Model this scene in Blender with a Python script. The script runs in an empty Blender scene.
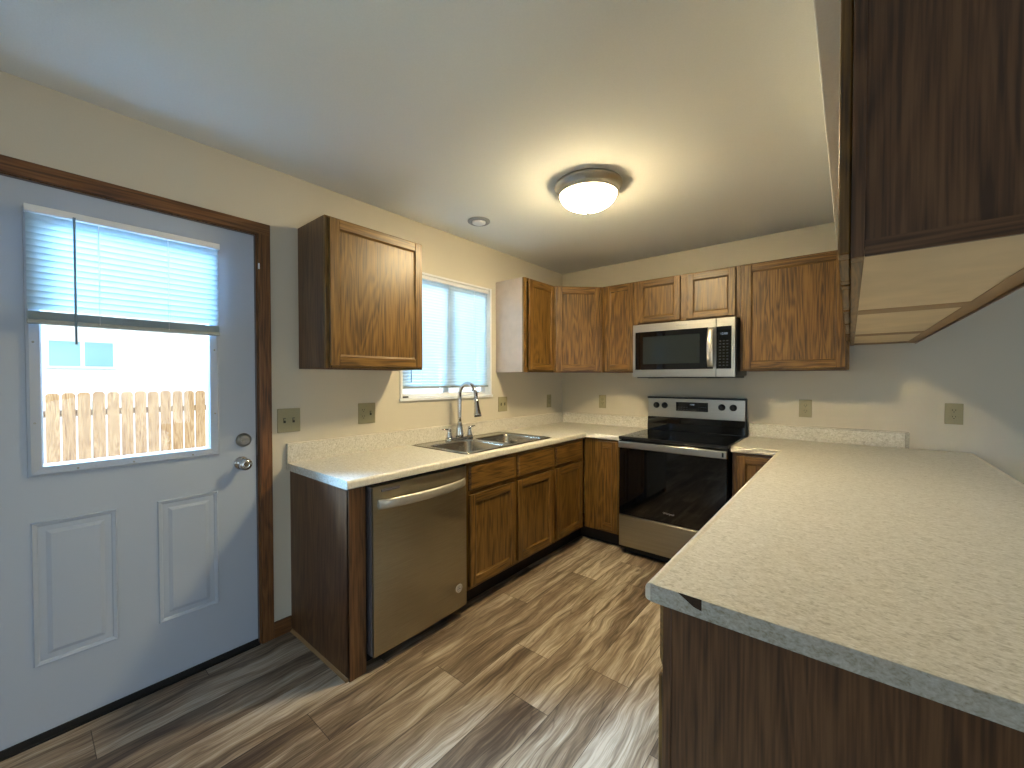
import bpy, bmesh, math, random
from mathutils import Vector, Matrix
R = math.radians
random.seed(7)
S = bpy.context.scene
COL = S.collection

# ------------------------------------------------------------------ camera
cam_d = bpy.data.cameras.new('camera'); cam = bpy.data.objects.new('camera', cam_d); COL.objects.link(cam)
_r = Vector((0.77055784, 0.63736932, -0.00098246)); _u = Vector((-0.00989752, 0.01350698, 0.99985979)); _f = Vector((-0.63729322, 0.77044008, -0.01671628))
m = Matrix((_r, _u, -_f)).transposed().to_4x4(); m.translation = (2.3268, -3.6416, 1.3621)
cam.matrix_world = m
cam_d.sensor_width = 36; cam_d.lens = 408.459/1024*36; cam_d.shift_x = 0.0; cam_d.shift_y = 1.78/1024; cam_d.clip_start = .02
S.camera = cam

# ------------------------------------------------------------------ world, sun, daylight fill, exposure
S.view_settings.view_transform = 'Standard'; S.view_settings.look = 'None'; S.view_settings.gamma = 1; S.view_settings.use_curve_mapping = False
S.view_settings.exposure = 0.3
W = bpy.data.worlds.new('sky'); S.world = W; W.use_nodes = True
nt = W.node_tree; bg = nt.nodes['Background']
sky = nt.nodes.new('ShaderNodeTexSky'); sky.sky_type = 'NISHITA'; sky.sun_disc = False; sky.sun_elevation = R(50); sky.sun_rotation = R(120)
nt.links.new(sky.outputs[0], bg.inputs[0]); bg.inputs[1].default_value = 0.30

def light(name, kind, loc, aim, energy, color, sx=1, sy=1):
    d = bpy.data.lights.new(name, kind); o = bpy.data.objects.new(name, d); COL.objects.link(o)
    o.location = loc; o.rotation_euler = (Vector(aim)-Vector(loc)).to_track_quat('-Z', 'Y').to_euler()
    d.energy = energy; d.color = color
    if kind == 'AREA': d.shape = 'RECTANGLE'; d.size = sx; d.size_y = sy
    return o
sun = light('sun', 'SUN', (8, -5, 12), (-2, 0, 0), 2.6, (1, .95, .86)); sun.data.energy = 3.3; sun.data.angle = R(.6)
# added unseen area lamps: extra daylight fill by the door, sink window and dining side
light('daylight_fill_door', 'AREA', (-2.2, -3.6, 2.95), (.6, -3.2, .7), 850, (.50, .74, 1), 2.4, 1.7)
light('daylight_fill_counter_end', 'AREA', (-1.45, -4.75, 2.35), (.4, -2.8, .85), 1100, (.36, .62, 1), 1.5, 1.3)  # added lamp raking in to turn the counter end blue
light('daylight_fill_window', 'AREA', (-1.9, -1.55, 2.7), (.6, -1.5, 1.1), 58, (.60, .80, 1), 1.8, 1.5)
light('daylight_fill_dining', 'AREA', (5.35, -2.9, .75), (2.4, -3.3, 2.45), 33, (.66, .82, 1), 1.8, 1.3)  # added lamp inside the room, aimed up to brighten the ceiling
light('daylight_fill_rear', 'AREA', (1.3, -6.9, 1.2), (1.6, -4.6, 2.45), 9, (.72, .84, 1), 1.6, 1.2)

# ------------------------------------------------------------------ materials
def srgb(r, g, b):
    f = lambda c: (c/255/12.92) if c/255 <= .04045 else ((c/255+.055)/1.055)**2.4
    return (f(r), f(g), f(b), 1)
def newmat(name):
    mt = bpy.data.materials.new(name); mt.use_nodes = True
    return mt, mt.node_tree, mt.node_tree.nodes['Principled BSDF']
def N(t, kind, **kw):
    n = t.nodes.new(kind)
    for k, v in kw.items():
        if k in n.inputs: n.inputs[k].default_value = v
        else: setattr(n, k, v)
    return n
def ramp(t, stops):
    n = t.nodes.new('ShaderNodeValToRGB'); e = n.color_ramp.elements
    while len(e) < len(stops): e.new(.5)
    for x, (p, c) in zip(e, stops): x.position = p; x.color = c
    return n
def simple(name, col, rough=.5, metal=0, noise=.06, bump=0, nscale=60, spec=.5):
    mt, t, p = newmat(name)
    tc = N(t, 'ShaderNodeTexCoord'); nz = N(t, 'ShaderNodeTexNoise', Scale=nscale, Detail=3.0)
    t.links.new(tc.outputs['Object'], nz.inputs['Vector'])
    rp = ramp(t, [(.3, tuple(c*(1-noise) for c in col[:3])+(1,)), (.7, tuple(min(1, c*(1+noise)) for c in col[:3])+(1,))])
    t.links.new(nz.outputs[0], rp.inputs[0]); t.links.new(rp.outputs[0], p.inputs['Base Color'])
    p.inputs['Roughness'].default_value = rough; p.inputs['Metallic'].default_value = metal; p.inputs['Specular IOR Level'].default_value = spec
    if bump:
        b = N(t, 'ShaderNodeBump', Strength=bump, Distance=.002); t.links.new(nz.outputs[0], b.inputs['Height']); t.links.new(b.outputs[0], p.inputs['Normal'])
    return mt
def oak(name, axis, dark, mid, lite, rough=.38):
    """oak with its grain along the given axis (x, y or z) of the object"""
    mt, t, p = newmat(name)
    tc = N(t, 'ShaderNodeTexCoord'); oi = N(t, 'ShaderNodeObjectInfo')
    mul = N(t, 'ShaderNodeMath', operation='MULTIPLY'); mul.inputs[1].default_value = 17.0; t.links.new(oi.outputs['Random'], mul.inputs[0])
    add = N(t, 'ShaderNodeVectorMath', operation='ADD'); t.links.new(tc.outputs['Object'], add.inputs[0]); t.links.new(mul.outputs[0], add.inputs[1])
    def mp(long, across):
        s = [across]*3; s['xyz'.index(axis)] = long
        q = N(t, 'ShaderNodeMapping'); q.inputs['Scale'].default_value = s; t.links.new(add.outputs[0], q.inputs[0]); return q
    a = mp(1.0, 9.0); n1 = N(t, 'ShaderNodeTexNoise', Scale=1.0, Detail=2.0, Distortion=.6); t.links.new(a.outputs[0], n1.inputs['Vector'])
    # cathedral bands: contour lines of the stretched noise
    m1 = N(t, 'ShaderNodeMath', operation='MULTIPLY'); m1.inputs[1].default_value = 70.0; t.links.new(n1.outputs[0], m1.inputs[0])
    sn = N(t, 'ShaderNodeMath', operation='SINE'); t.links.new(m1.outputs[0], sn.inputs[0])
    mr = N(t, 'ShaderNodeMapRange'); mr.inputs[1].default_value = -1; mr.inputs[2].default_value = 1; t.links.new(sn.outputs[0], mr.inputs[0])
    b = mp(5.0, 150.0); n2 = N(t, 'ShaderNodeTexNoise', Scale=1.0, Detail=2.0); t.links.new(b.outputs[0], n2.inputs['Vector'])
    cr = N(t, 'ShaderNodeMapRange'); cr.inputs[1].default_value = .36; cr.inputs[2].default_value = .62; t.links.new(n2.outputs[0], cr.inputs[0])
    c = mp(1.2, 22.0); n3 = N(t, 'ShaderNodeTexNoise', Scale=1.0, Detail=3.0); t.links.new(c.outputs[0], n3.inputs['Vector'])
    x1 = N(t, 'ShaderNodeMix', data_type='FLOAT'); x1.inputs[0].default_value = .60; t.links.new(mr.outputs[0], x1.inputs[2]); t.links.new(cr.outputs[0], x1.inputs[3])
    x2 = N(t, 'ShaderNodeMix', data_type='FLOAT'); x2.inputs[0].default_value = .38; t.links.new(x1.outputs[0], x2.inputs[2]); t.links.new(n3.outputs[0], x2.inputs[3])
    rp = ramp(t, [(.22, dark), (.50, mid), (.80, lite)]); t.links.new(x2.outputs[0], rp.inputs[0])
    t.links.new(rp.outputs[0], p.inputs['Base Color']); p.inputs['Roughness'].default_value = rough
    bp = N(t, 'ShaderNodeBump', Strength=.12, Distance=.001); t.links.new(n2.outputs[0], bp.inputs['Height']); t.links.new(bp.outputs[0], p.inputs['Normal'])
    return mt
OD, OM, OL = srgb(70, 48, 20), srgb(108, 78, 34), srgb(132, 98, 47)
OAKZ = oak('oak_vertical_grain', 'z', OD, OM, OL); OAKX = oak('oak_cross_grain', 'x', OD, OM, OL); OAKY = oak('oak_depth_grain', 'y', OD, OM, OL)
SD, SM_, SL = srgb(66, 43, 24), srgb(92, 62, 37), srgb(108, 77, 48)
SKINZ = oak('oak_end_panel', 'z', SD, SM_, SL, .42); SKINX = oak('oak_end_run', 'x', SD, SM_, SL, .42); SKINY = oak('oak_end_rail', 'y', SD, SM_, SL, .42)
TD, TM, TL = srgb(74, 46, 22), srgb(106, 68, 34), srgb(124, 84, 46)
TRIMZ = oak('oak_trim_vertical', 'z', TD, TM, TL, .4); TRIMY = oak('oak_trim_run', 'y', TD, TM, TL, .4)
WALL = simple('wall_paint', srgb(202, 195, 178), .85, noise=.015, bump=.25, nscale=220)
CEIL = simple('ceiling_paint', srgb(238, 238, 232), .9, noise=.015, bump=.3, nscale=160)
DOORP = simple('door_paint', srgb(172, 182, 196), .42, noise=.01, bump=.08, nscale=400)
WHITE = simple('white_vinyl', srgb(228, 230, 232), .4, noise=.01)
STEEL = simple('stainless_steel', srgb(178, 176, 170), .26, 1, .03)
def brushed(name, col, rough, axis='x'):
    mt, t, p = newmat(name)
    tc = N(t, 'ShaderNodeTexCoord'); q = N(t, 'ShaderNodeMapping'); s = [500, 500, 500]; s['xyz'.index(axis)] = 3; q.inputs['Scale'].default_value = s
    t.links.new(tc.outputs['Object'], q.inputs[0]); n = N(t, 'ShaderNodeTexNoise', Scale=1.0, Detail=2.0); t.links.new(q.outputs[0], n.inputs['Vector'])
    rp = ramp(t, [(.3, tuple(c*.9 for c in col[:3])+(1,)), (.7, tuple(min(1, c*1.07) for c in col[:3])+(1,))]); t.links.new(n.outputs[0], rp.inputs[0]); t.links.new(rp.outputs[0], p.inputs['Base Color'])
    p.inputs['Metallic'].default_value = 1; p.inputs['Roughness'].default_value = rough
    b = N(t, 'ShaderNodeBump', Strength=.05, Distance=.001); t.links.new(n.outputs[0], b.inputs['Height']); t.links.new(b.outputs[0], p.inputs['Normal'])
    return mt
BRUSH = brushed('brushed_steel', srgb(186, 183, 176), .30)
BRUSHW = brushed('brushed_steel_warm', srgb(172, 166, 148), .36)
HANDLE = simple('satin_steel_handle', srgb(204, 200, 190), .42, .75, .02)
CHROME = simple('chrome', srgb(200, 200, 200), .12, 1, .01)
NICKEL = simple('brushed_nickel', srgb(150, 145, 135), .3, 1, .02)
BLACKG = simple('black_glass', srgb(8, 9, 12), .04, 0, .01, spec=.6)
BLACK = simple('black_plastic', srgb(16, 16, 18), .35, 0, .02)
DARK = simple('dark_void', srgb(20, 17, 14), .8, 0, .05)
TOE = simple('shaded_toe_board', srgb(26, 17, 11), .7, 0, .1)  # darkened: shade of the toe recess is put into the colour
ALMOND = simple('almond_plastic', srgb(150, 144, 114), .4, 0, .02)
SLOT = simple('outlet_slot', srgb(46, 42, 30), .6)
MAPLE = simple('pale_cabinet_bottom', srgb(206, 184, 146), .55, 0, .07, nscale=9)
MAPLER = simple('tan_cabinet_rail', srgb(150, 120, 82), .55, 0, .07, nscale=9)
SHEENP = simple('sheen_cabinet_side', srgb(182, 170, 162), .3, 0, .06, nscale=14)  # window light reflected off the glossy oak side, put into the base colour
SUBST = simple('particle_board', srgb(58, 42, 28), .9, 0, .25, nscale=300)
LETTER = simple('grey_lettering', srgb(150, 150, 152), .4)
GASKET = simple('grey_gasket', srgb(96, 92, 96), .6)
BUTTON = simple('dark_grey_legend', srgb(74, 78, 84), .5)

def laminate(name, cols, scale):
    mt, t, p = newmat(name)
    tc = N(t, 'ShaderNodeTexCoord'); q = N(t, 'ShaderNodeMapping'); q.inputs['Scale'].default_value = (1, 1.9, 1.4); q.inputs['Rotation'].default_value = (0, 0, .5)
    t.links.new(tc.outputs['Object'], q.inputs[0])
    n = N(t, 'ShaderNodeTexNoise', Scale=scale, Detail=4.0, Roughness=.62, Distortion=.8); t.links.new(q.outputs[0], n.inputs['Vector'])
    n2 = N(t, 'ShaderNodeTexNoise', Scale=scale*2.6, Detail=2.0); t.links.new(q.outputs[0], n2.inputs['Vector'])
    x = N(t, 'ShaderNodeMix', data_type='FLOAT'); x.inputs[0].default_value = .35; t.links.new(n.outputs[0], x.inputs[2]); t.links.new(n2.outputs[0], x.inputs[3])
    rp = ramp(t, [(.34, cols[0]), (.47, cols[1]), (.56, cols[2]), (.68, cols[3])]); t.links.new(x.outputs[0], rp.inputs[0]); t.links.new(rp.outputs[0], p.inputs['Base Color'])
    p.inputs['Roughness'].default_value = .33
    return mt
LAM = laminate('speckled_laminate', [srgb(168, 163, 148), srgb(204, 200, 188), srgb(216, 213, 203), srgb(232, 230, 223)], 62)
NOSEM = laminate('laminate_edge_highlight', [srgb(206, 200, 182), srgb(218, 212, 196), srgb(224, 219, 204), srgb(232, 228, 216)], 40)  # paler than the slab: highlight along the edges put into the colour
ENDC = laminate('laminate_end_cap', [srgb(138, 134, 120), srgb(160, 156, 142), srgb(170, 166, 152), srgb(186, 182, 170)], 60)
LAME = laminate('laminate_edge_band', [srgb(150, 142, 122), srgb(178, 174, 160), srgb(190, 188, 178), srgb(206, 204, 196)], 70)

def floor_mat():
    mt, t, p = newmat('vinyl_plank'); L = t.links.new
    def M(op, a, b=None, c=None, clamp=False):
        n = N(t, 'ShaderNodeMath', operation=op, use_clamp=clamp)
        for k, v in enumerate((a, b, c)):
            if v is None: continue
            if isinstance(v, (int, float)): n.inputs[k].default_value = v
            else: L(v, n.inputs[k])
        return n.outputs[0]
    tc = N(t, 'ShaderNodeTexCoord'); sp = N(t, 'ShaderNodeSeparateXYZ'); L(tc.outputs['Object'], sp.inputs[0])
    RW, PL = .19, 1.22
    rx = M('DIVIDE', M('SUBTRACT', sp.outputs['X'], .07), RW); row = M('FLOOR', rx); fx = M('SUBTRACT', rx, row)
    # each row of planks starts at its own offset
    joint = {0: -3.48, 3: -2.91, 4: -2.39, 5: -2.02, 6: -2.295, 7: -1.945, -1: -3.1, 1: -2.6, 2: -3.75, 8: -2.75, 9: -2.2}
    rd = random.Random(3); rp0 = t.nodes.new('ShaderNodeValToRGB'); rp0.color_ramp.interpolation = 'CONSTANT'; e = rp0.color_ramp.elements
    rows = list(range(-1, 30))
    while len(e) < len(rows): e.new(.5)
    for k, (x, r_) in enumerate(zip(e, rows)):
        x.position = k/32; v = (joint.get(r_, rd.random()*PL) % PL)/PL; x.color = (v, v, v, 1)
    L(M('DIVIDE', M('ADD', row, 1.5), 32.0), rp0.inputs[0])
    sepc = N(t, 'ShaderNodeSeparateColor'); L(rp0.outputs[0], sepc.inputs[0])
    py = M('SUBTRACT', M('DIVIDE', sp.outputs['Y'], PL), sepc.outputs[0]); pl = M('FLOOR', py); fy = M('SUBTRACT', py, pl)
    idc = N(t, 'ShaderNodeCombineXYZ'); L(row, idc.inputs[0]); L(pl, idc.inputs[1])
    wn = N(t, 'ShaderNodeTexWhiteNoise'); wn.noise_dimensions = '2D'; L(idc.outputs[0], wn.inputs['Vector'])
    sc = N(t, 'ShaderNodeVectorMath', operation='SCALE'); sc.inputs['Scale'].default_value = 31.0; L(wn.outputs['Color'], sc.inputs[0])
    ad = N(t, 'ShaderNodeVectorMath', operation='ADD'); L(tc.outputs['Object'], ad.inputs[0]); L(sc.outputs[0], ad.inputs[1])
    def noise(sx, sy, det, dist, rough=.55, src=None):
        q = N(t, 'ShaderNodeMapping'); q.inputs['Scale'].default_value = (sx, sy, 1); L(src or ad.outputs[0], q.inputs[0])
        n = N(t, 'ShaderNodeTexNoise', Scale=1.0, Detail=det, Distortion=dist, Roughness=rough); L(q.outputs[0], n.inputs['Vector']); return n.outputs[0]
    # the grain meanders a little across the plank
    wob = noise(3.0, 2.6, 2.0, 0); wv = N(t, 'ShaderNodeCombineXYZ'); L(M('MULTIPLY', M('SUBTRACT', wob, .5), .085), wv.inputs[0])
    a2 = N(t, 'ShaderNodeVectorMath', operation='ADD'); L(ad.outputs[0], a2.inputs[0]); L(wv.outputs[0], a2.inputs[1]); src = a2.outputs[0]
    broad = noise(9, 1.3, 3.0, .6, .5, src); streak = noise(34, 1.7, 4.0, .5, .6, src); fine = noise(190, 9, 4.0, .2, .6, src); vein = noise(14, 1.1, 2.0, .9, .5, src)
    v = M('ADD', M('MULTIPLY', broad, .38), M('ADD', M('MULTIPLY', streak, .38), M('MULTIPLY', fine, .24)))
    v = M('ADD', v, M('MULTIPLY', M('SUBTRACT', wn.outputs['Value'], .5), .10))
    rp = ramp(t, [(.35, srgb(68, 55, 45)), (.44, srgb(112, 96, 80)), (.51, srgb(148, 133, 114)), (.62, srgb(198, 188, 172))]); L(v, rp.inputs[0])
    # dark veins along contour lines
    vn = M('MULTIPLY', M('ABSOLUTE', M('SUBTRACT', vein, .5)), 26.0, clamp=True)
    vr = ramp(t, [(0, (.42, .37, .33, 1)), (.75, (1, 1, 1, 1))]); L(vn, vr.inputs[0])
    m0 = N(t, 'ShaderNodeMix', data_type='RGBA', blend_type='MULTIPLY'); m0.inputs[0].default_value = .62; L(rp.outputs[0], m0.inputs[6]); L(vr.outputs[0], m0.inputs[7])
    # knots
    q = N(t, 'ShaderNodeMapping'); q.inputs['Scale'].default_value = (6.5, 2.4, 1); L(src, q.inputs[0])
    vo = N(t, 'ShaderNodeTexVoronoi', Scale=1.0); L(q.outputs[0], vo.inputs['Vector'])
    kr = ramp(t, [(.0, (.22, .18, .15, 1)), (.04, (.36, .3, .26, 1)), (.10, (1, 1, 1, 1))]); L(vo.outputs['Distance'], kr.inputs[0])
    mk = N(t, 'ShaderNodeMix', data_type='RGBA', blend_type='MULTIPLY'); mk.inputs[0].default_value = .85; L(m0.outputs[2], mk.inputs[6]); L(kr.outputs[0], mk.inputs[7])
    # seams between planks
    ex = M('MULTIPLY', M('MINIMUM', fx, M('SUBTRACT', 1.0, fx)), RW); ey = M('MULTIPLY', M('MINIMUM', fy, M('SUBTRACT', 1.0, fy)), PL)
    sm = M('LESS_THAN', M('MINIMUM', ex, ey), .0014)
    ms = N(t, 'ShaderNodeMix', data_type='RGBA', blend_type='MULTIPLY'); L(sm, ms.inputs[0]); L(mk.outputs[2], ms.inputs[6]); ms.inputs[7].default_value = (.3, .27, .25, 1)
    L(ms.outputs[2], p.inputs['Base Color']); p.inputs['Roughness'].default_value = .38
    b = N(t, 'ShaderNodeBump', Strength=.25, Distance=.001); L(streak, b.inputs['Height']); L(b.outputs[0], p.inputs['Normal'])
    return mt
FLOOR = floor_mat()
def glass_mat():
    mt = bpy.data.materials.new('window_glass'); mt.use_nodes = True; t = mt.node_tree; t.nodes.clear()
    o = N(t, 'ShaderNodeOutputMaterial'); tr = N(t, 'ShaderNodeBsdfTransparent'); tr.inputs[0].default_value = (.93, .97, .98, 1)
    gl = N(t, 'ShaderNodeBsdfGlossy', Roughness=.02); fr = N(t, 'ShaderNodeFresnel', IOR=1.3); mx = N(t, 'ShaderNodeMixShader')
    t.links.new(fr.outputs[0], mx.inputs[0]); t.links.new(tr.outputs[0], mx.inputs[1]); t.links.new(gl.outputs[0], mx.inputs[2]); t.links.new(mx.outputs[0], o.inputs[0]); return mt
GLASS = glass_mat()
def slat_mat():
    mt = bpy.data.materials.new('blind_slat'); mt.use_nodes = True; t = mt.node_tree; t.nodes.clear()
    o = N(t, 'ShaderNodeOutputMaterial'); d = N(t, 'ShaderNodeBsdfDiffuse'); d.inputs[0].default_value = (.60, .66, .68, 1)
    tl = N(t, 'ShaderNodeBsdfTranslucent'); tl.inputs[0].default_value = (.50, .70, .78, 1); mx = N(t, 'ShaderNodeMixShader'); mx.inputs[0].default_value = .30
    t.links.new(d.outputs[0], mx.inputs[1]); t.links.new(tl.outputs[0], mx.inputs[2]); t.links.new(mx.outputs[0], o.inputs[0]); return mt
SLAT = slat_mat(); SLATD = slat_mat(); SLATD.name = 'door_blind_slat'; [n for n in SLATD.node_tree.nodes if n.type == 'MIX_SHADER'][0].inputs[0].default_value = .10; [n for n in SLATD.node_tree.nodes if n.type == 'BSDF_DIFFUSE'][0].inputs[0].default_value = (.42, .52, .57, 1)
def emis(name, col, st):
    mt = bpy.data.materials.new(name); mt.use_nodes = True; t = mt.node_tree; t.nodes.clear()
    o = N(t, 'ShaderNodeOutputMaterial'); e = N(t, 'ShaderNodeEmission'); e.inputs[0].default_value = col; e.inputs[1].default_value = st
    t.links.new(e.outputs[0], o.inputs[0]); return mt
RINGM = simple('satin_nickel', srgb(206, 200, 186), .34, 1, .02)
LAMP = emis('lit_lamp_glass', (1, .80, .46, 1), 98)
_t = LAMP.node_tree; _e = [n for n in _t.nodes if n.type == 'EMISSION'][0]
_tc = N(_t, 'ShaderNodeTexCoord'); _sp = N(_t, 'ShaderNodeSeparateXYZ'); _t.links.new(_tc.outputs['Object'], _sp.inputs[0])
_mr = N(_t, 'ShaderNodeMapRange'); _mr.inputs[1].default_value = -.062; _mr.inputs[2].default_value = -.130; _mr.inputs[3].default_value = 40; _mr.inputs[4].default_value = 175
_t.links.new(_sp.outputs['Z'], _mr.inputs[0]); _t.links.new(_mr.outputs[0], _e.inputs[1])
DIGIT = emis('lit_digits', (.7, .85, 1, 1), .35)
FENCE = oak('weathered_cedar', 'z', srgb(134, 94, 60), srgb(172, 132, 93), srgb(198, 160, 120), .9)
SIDING = simple('white_siding', srgb(240, 240, 238), .8, 0, .01)
GRASS = simple('dry_grass', srgb(150, 150, 120), 1, 0, .2, nscale=8)
OUTGL = simple('neighbour_window_glass', srgb(130, 170, 180), .1, 0, .05)

# ------------------------------------------------------------------ mesh helpers
class MB:
    def __init__(s): s.bm = bmesh.new()
    def box(s, x0, x1, y0, y1, z0, z1, bev=0, mi=0, seg=2):
        vs = [s.bm.verts.new(v) for v in ((x0,y0,z0),(x1,y0,z0),(x1,y1,z0),(x0,y1,z0),(x0,y0,z1),(x1,y0,z1),(x1,y1,z1),(x0,y1,z1))]
        fs = [s.bm.faces.new([vs[i] for i in f]) for f in ((0,3,2,1),(4,5,6,7),(0,1,5,4),(1,2,6,5),(2,3,7,6),(3,0,4,7))]
        for f in fs: f.material_index = mi
        if bev:
            es = list({e for f in fs for e in f.edges})
            r = bmesh.ops.bevel(s.bm, geom=es, offset=bev, segments=seg, affect='EDGES', profile=.5)
            for f in r['faces']: f.material_index = mi; f.smooth = True
        return s
    def prism(s, pts, axis, a, b, mi=0):
        """polygon pts (two coordinates, in the order of the remaining axes) extruded from a to b along axis"""
        def P(p, t):
            q = list(p); q.insert('xyz'.index(axis), t); return q
        A = [s.bm.verts.new(P(p, a)) for p in pts]; B = [s.bm.verts.new(P(p, b)) for p in pts]; n = len(pts); fs = []
        fs.append(s.bm.faces.new(A)); fs.append(s.bm.faces.new(B[::-1]))
        for i in range(n): fs.append(s.bm.faces.new([A[i], B[i], B[(i+1) % n], A[(i+1) % n]]))
        for f in fs: f.material_index = mi
        return s
    def lathe(s, prof, c=(0,0,0), axis='z', n=32, mi=0, smooth=True, cap=True):
        """prof: (radius, height) pairs turned about axis through c"""
        rings = []
        for r, h in prof:
            ring = []
            for k in range(n):
                a = 2*math.pi*k/n; p = (r*math.cos(a), r*math.sin(a), h)
                if axis == 'x': p = (h, p[0], p[1])
                if axis == 'y': p = (p[1], h, p[0])
                ring.append(s.bm.verts.new((c[0]+p[0], c[1]+p[1], c[2]+p[2])))
            rings.append(ring)
        for a, b in zip(rings, rings[1:]):
            for k in range(n):
                f = s.bm.faces.new([a[k], a[(k+1) % n], b[(k+1) % n], b[k]]); f.smooth = smooth; f.material_index = mi
        for ring, rv in ((rings[0], True), (rings[-1], False)) if cap else ():
            f = s.bm.faces.new(ring[::-1] if rv else ring); f.material_index = mi
        return s
    def tube(s, pts, r, n=12, mi=0):
        pts = [Vector(p) for p in pts]; rs = r if isinstance(r, (list, tuple)) else [r]*len(pts); rings = []
        up = None
        for i, p in enumerate(pts):
            d = (pts[min(i+1, len(pts)-1)]-pts[max(i-1, 0)]).normalized()
            if up is None: up = Vector((0,0,1)) if abs(d.z) < .9 else Vector((0,1,0))
            a = d.cross(up).normalized(); up = a.cross(d).normalized()
            rings.append([s.bm.verts.new(p+(a*math.cos(2*math.pi*k/n)+up*math.sin(2*math.pi*k/n))*rs[i]) for k in range(n)])
        for a, b in zip(rings, rings[1:]):
            for k in range(n):
                f = s.bm.faces.new([a[k], a[(k+1) % n], b[(k+1) % n], b[k]]); f.smooth = True; f.material_index = mi
        for f in (rings[0][::-1], rings[-1]): s.bm.faces.new(f).material_index = mi
        return s
    def build(s, name, mats, parent=None, loc=None):
        bmesh.ops.recalc_face_normals(s.bm, faces=s.bm.faces)
        me = bpy.data.meshes.new(name); s.bm.to_mesh(me); s.bm.free()
        for x in (mats if isinstance(mats, (list, tuple)) else [mats]): me.materials.append(x)
        o = bpy.data.objects.new(name, me); COL.objects.link(o)
        if parent: o.parent = parent
        if loc: o.location = loc
        return o
def tag(o, label=None, cat=None, group=None, kind=None):
    for k, v in (('label', label), ('category', cat), ('group', group), ('kind', kind)):
        if v: o[k] = v
    return o
def empty(name, loc=(0,0,0), rz=0, label=None, cat=None, group=None, kind=None):
    o = bpy.data.objects.new(name, None); COL.objects.link(o); o.location = loc; o.rotation_euler = (0,0,rz); o.empty_display_size = .05
    return tag(o, label, cat, group, kind)
def struct(name, mb, mat, cat=None):
    o = mb.build(name, mat); o['kind'] = 'structure'; return o
def copy_tree(o, parent=None):
    c = o.copy(); COL.objects.link(c); c.parent = parent
    for ch in list(o.children): copy_tree(ch, c)
    return c
def text(name, body, size, mat, parent, M, depth=.0006):
    cu = bpy.data.curves.new(name, 'FONT'); cu.body = body; cu.size = size; cu.extrude = depth; cu.align_x = 'CENTER'; cu.align_y = 'CENTER'
    tmp = bpy.data.objects.new(name, cu); me = bpy.data.meshes.new_from_object(tmp); bpy.data.objects.remove(tmp)
    me.transform(M); me.materials.clear(); me.materials.append(mat)
    o = bpy.data.objects.new(name, me); COL.objects.link(o); o.parent = parent; return o
FRONT = lambda x, y, z: Matrix.Translation((x, y, z)) @ Matrix.Rotation(math.pi/2, 4, 'X')    # text readable from -y

H = 2.455
# ------------------------------------------------------------------ room shell
YR, XR = -7.2, 5.6
struct('floor', MB().box(-.12, XR, YR, .12, -.05, 0), FLOOR)
struct('ceiling', MB().box(-.12, XR, YR, .12, H, H+.05), CEIL)
w = MB(); T = -.12
w.box(T, 0, YR, -3.81, 0, H); w.box(T, 0, -3.81, -2.85, 2.10, H); w.box(T, 0, -2.85, -2.01, 0, H)
w.box(T, 0, -2.01, -1.105, 0, 1.215); w.box(T, 0, -2.01, -1.105, 2.115, H); w.box(T, 0, -1.105, 0, 0, H)
struct('wall_left', w, WALL)
struct('wall_back', MB().box(T, XR, 0, .12, 0, H), WALL)
w = MB(); w.box(XR, XR+.12, YR, .12, 2.1, H); w.box(XR, XR+.12, -3.9, .12, 0, 2.1); w.box(XR, XR+.12, YR, -5.9, 0, 2.1)
struct('wall_right', w, WALL)
w = MB(); w.box(T, XR, YR-.12, YR, 2.0, H); w.box(T, XR, YR-.12, YR, 0, .9); w.box(T, .4, YR-.12, YR, .9, 2.0); w.box(2.2, XR, YR-.12, YR, .9, 2.0)
struct('wall_rear', w, WALL)
# soffit over the hanging cabinets
so = MB(); so.box(2.256, 2.70, -2.95, 0, 2.185, H, .004); struct('trim_1', so, CEIL)
struct('baseboard_left', MB().box(0, .013, -2.803, -2.715, 0, .082, .003), TRIMY)

# patio door and rear window of the dining side (seen in reflections)
d2 = empty('door_2', (XR+.03, -4.9, 0)); d2['kind'] = 'structure'
f = MB()
for a, b in ((-1, -.94), (-.03, .03), (.94, 1)): f.box(-.03, .03, a, b, .02, 2.1)
f.box(-.03, .03, -1, 1, 2.04, 2.1); f.box(-.03, .03, -1, 1, 0, .07); f.build('door_frame', WHITE, d2)
MB().box(-.005, .005, -.94, .94, .07, 2.04).build('door_glass', GLASS, d2)
w2 = empty('window_2', (1.3, YR-.05, 1.45)); w2['kind'] = 'structure'
f = MB(); f.box(-.9, -.85, -.03, .03, -.55, .55); f.box(.85, .9, -.03, .03, -.55, .55); f.box(-.02, .02, -.03, .03, -.5, .5); f.box(-.85, .85, -.03, .03, .5, .55); f.box(-.85, .85, -.03, .03, -.55, -.5)
f.build('window_frame', WHITE, w2); MB().box(-.85, .85, -.004, .004, -.5, .5).build('window_pane', GLASS, w2)

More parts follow.
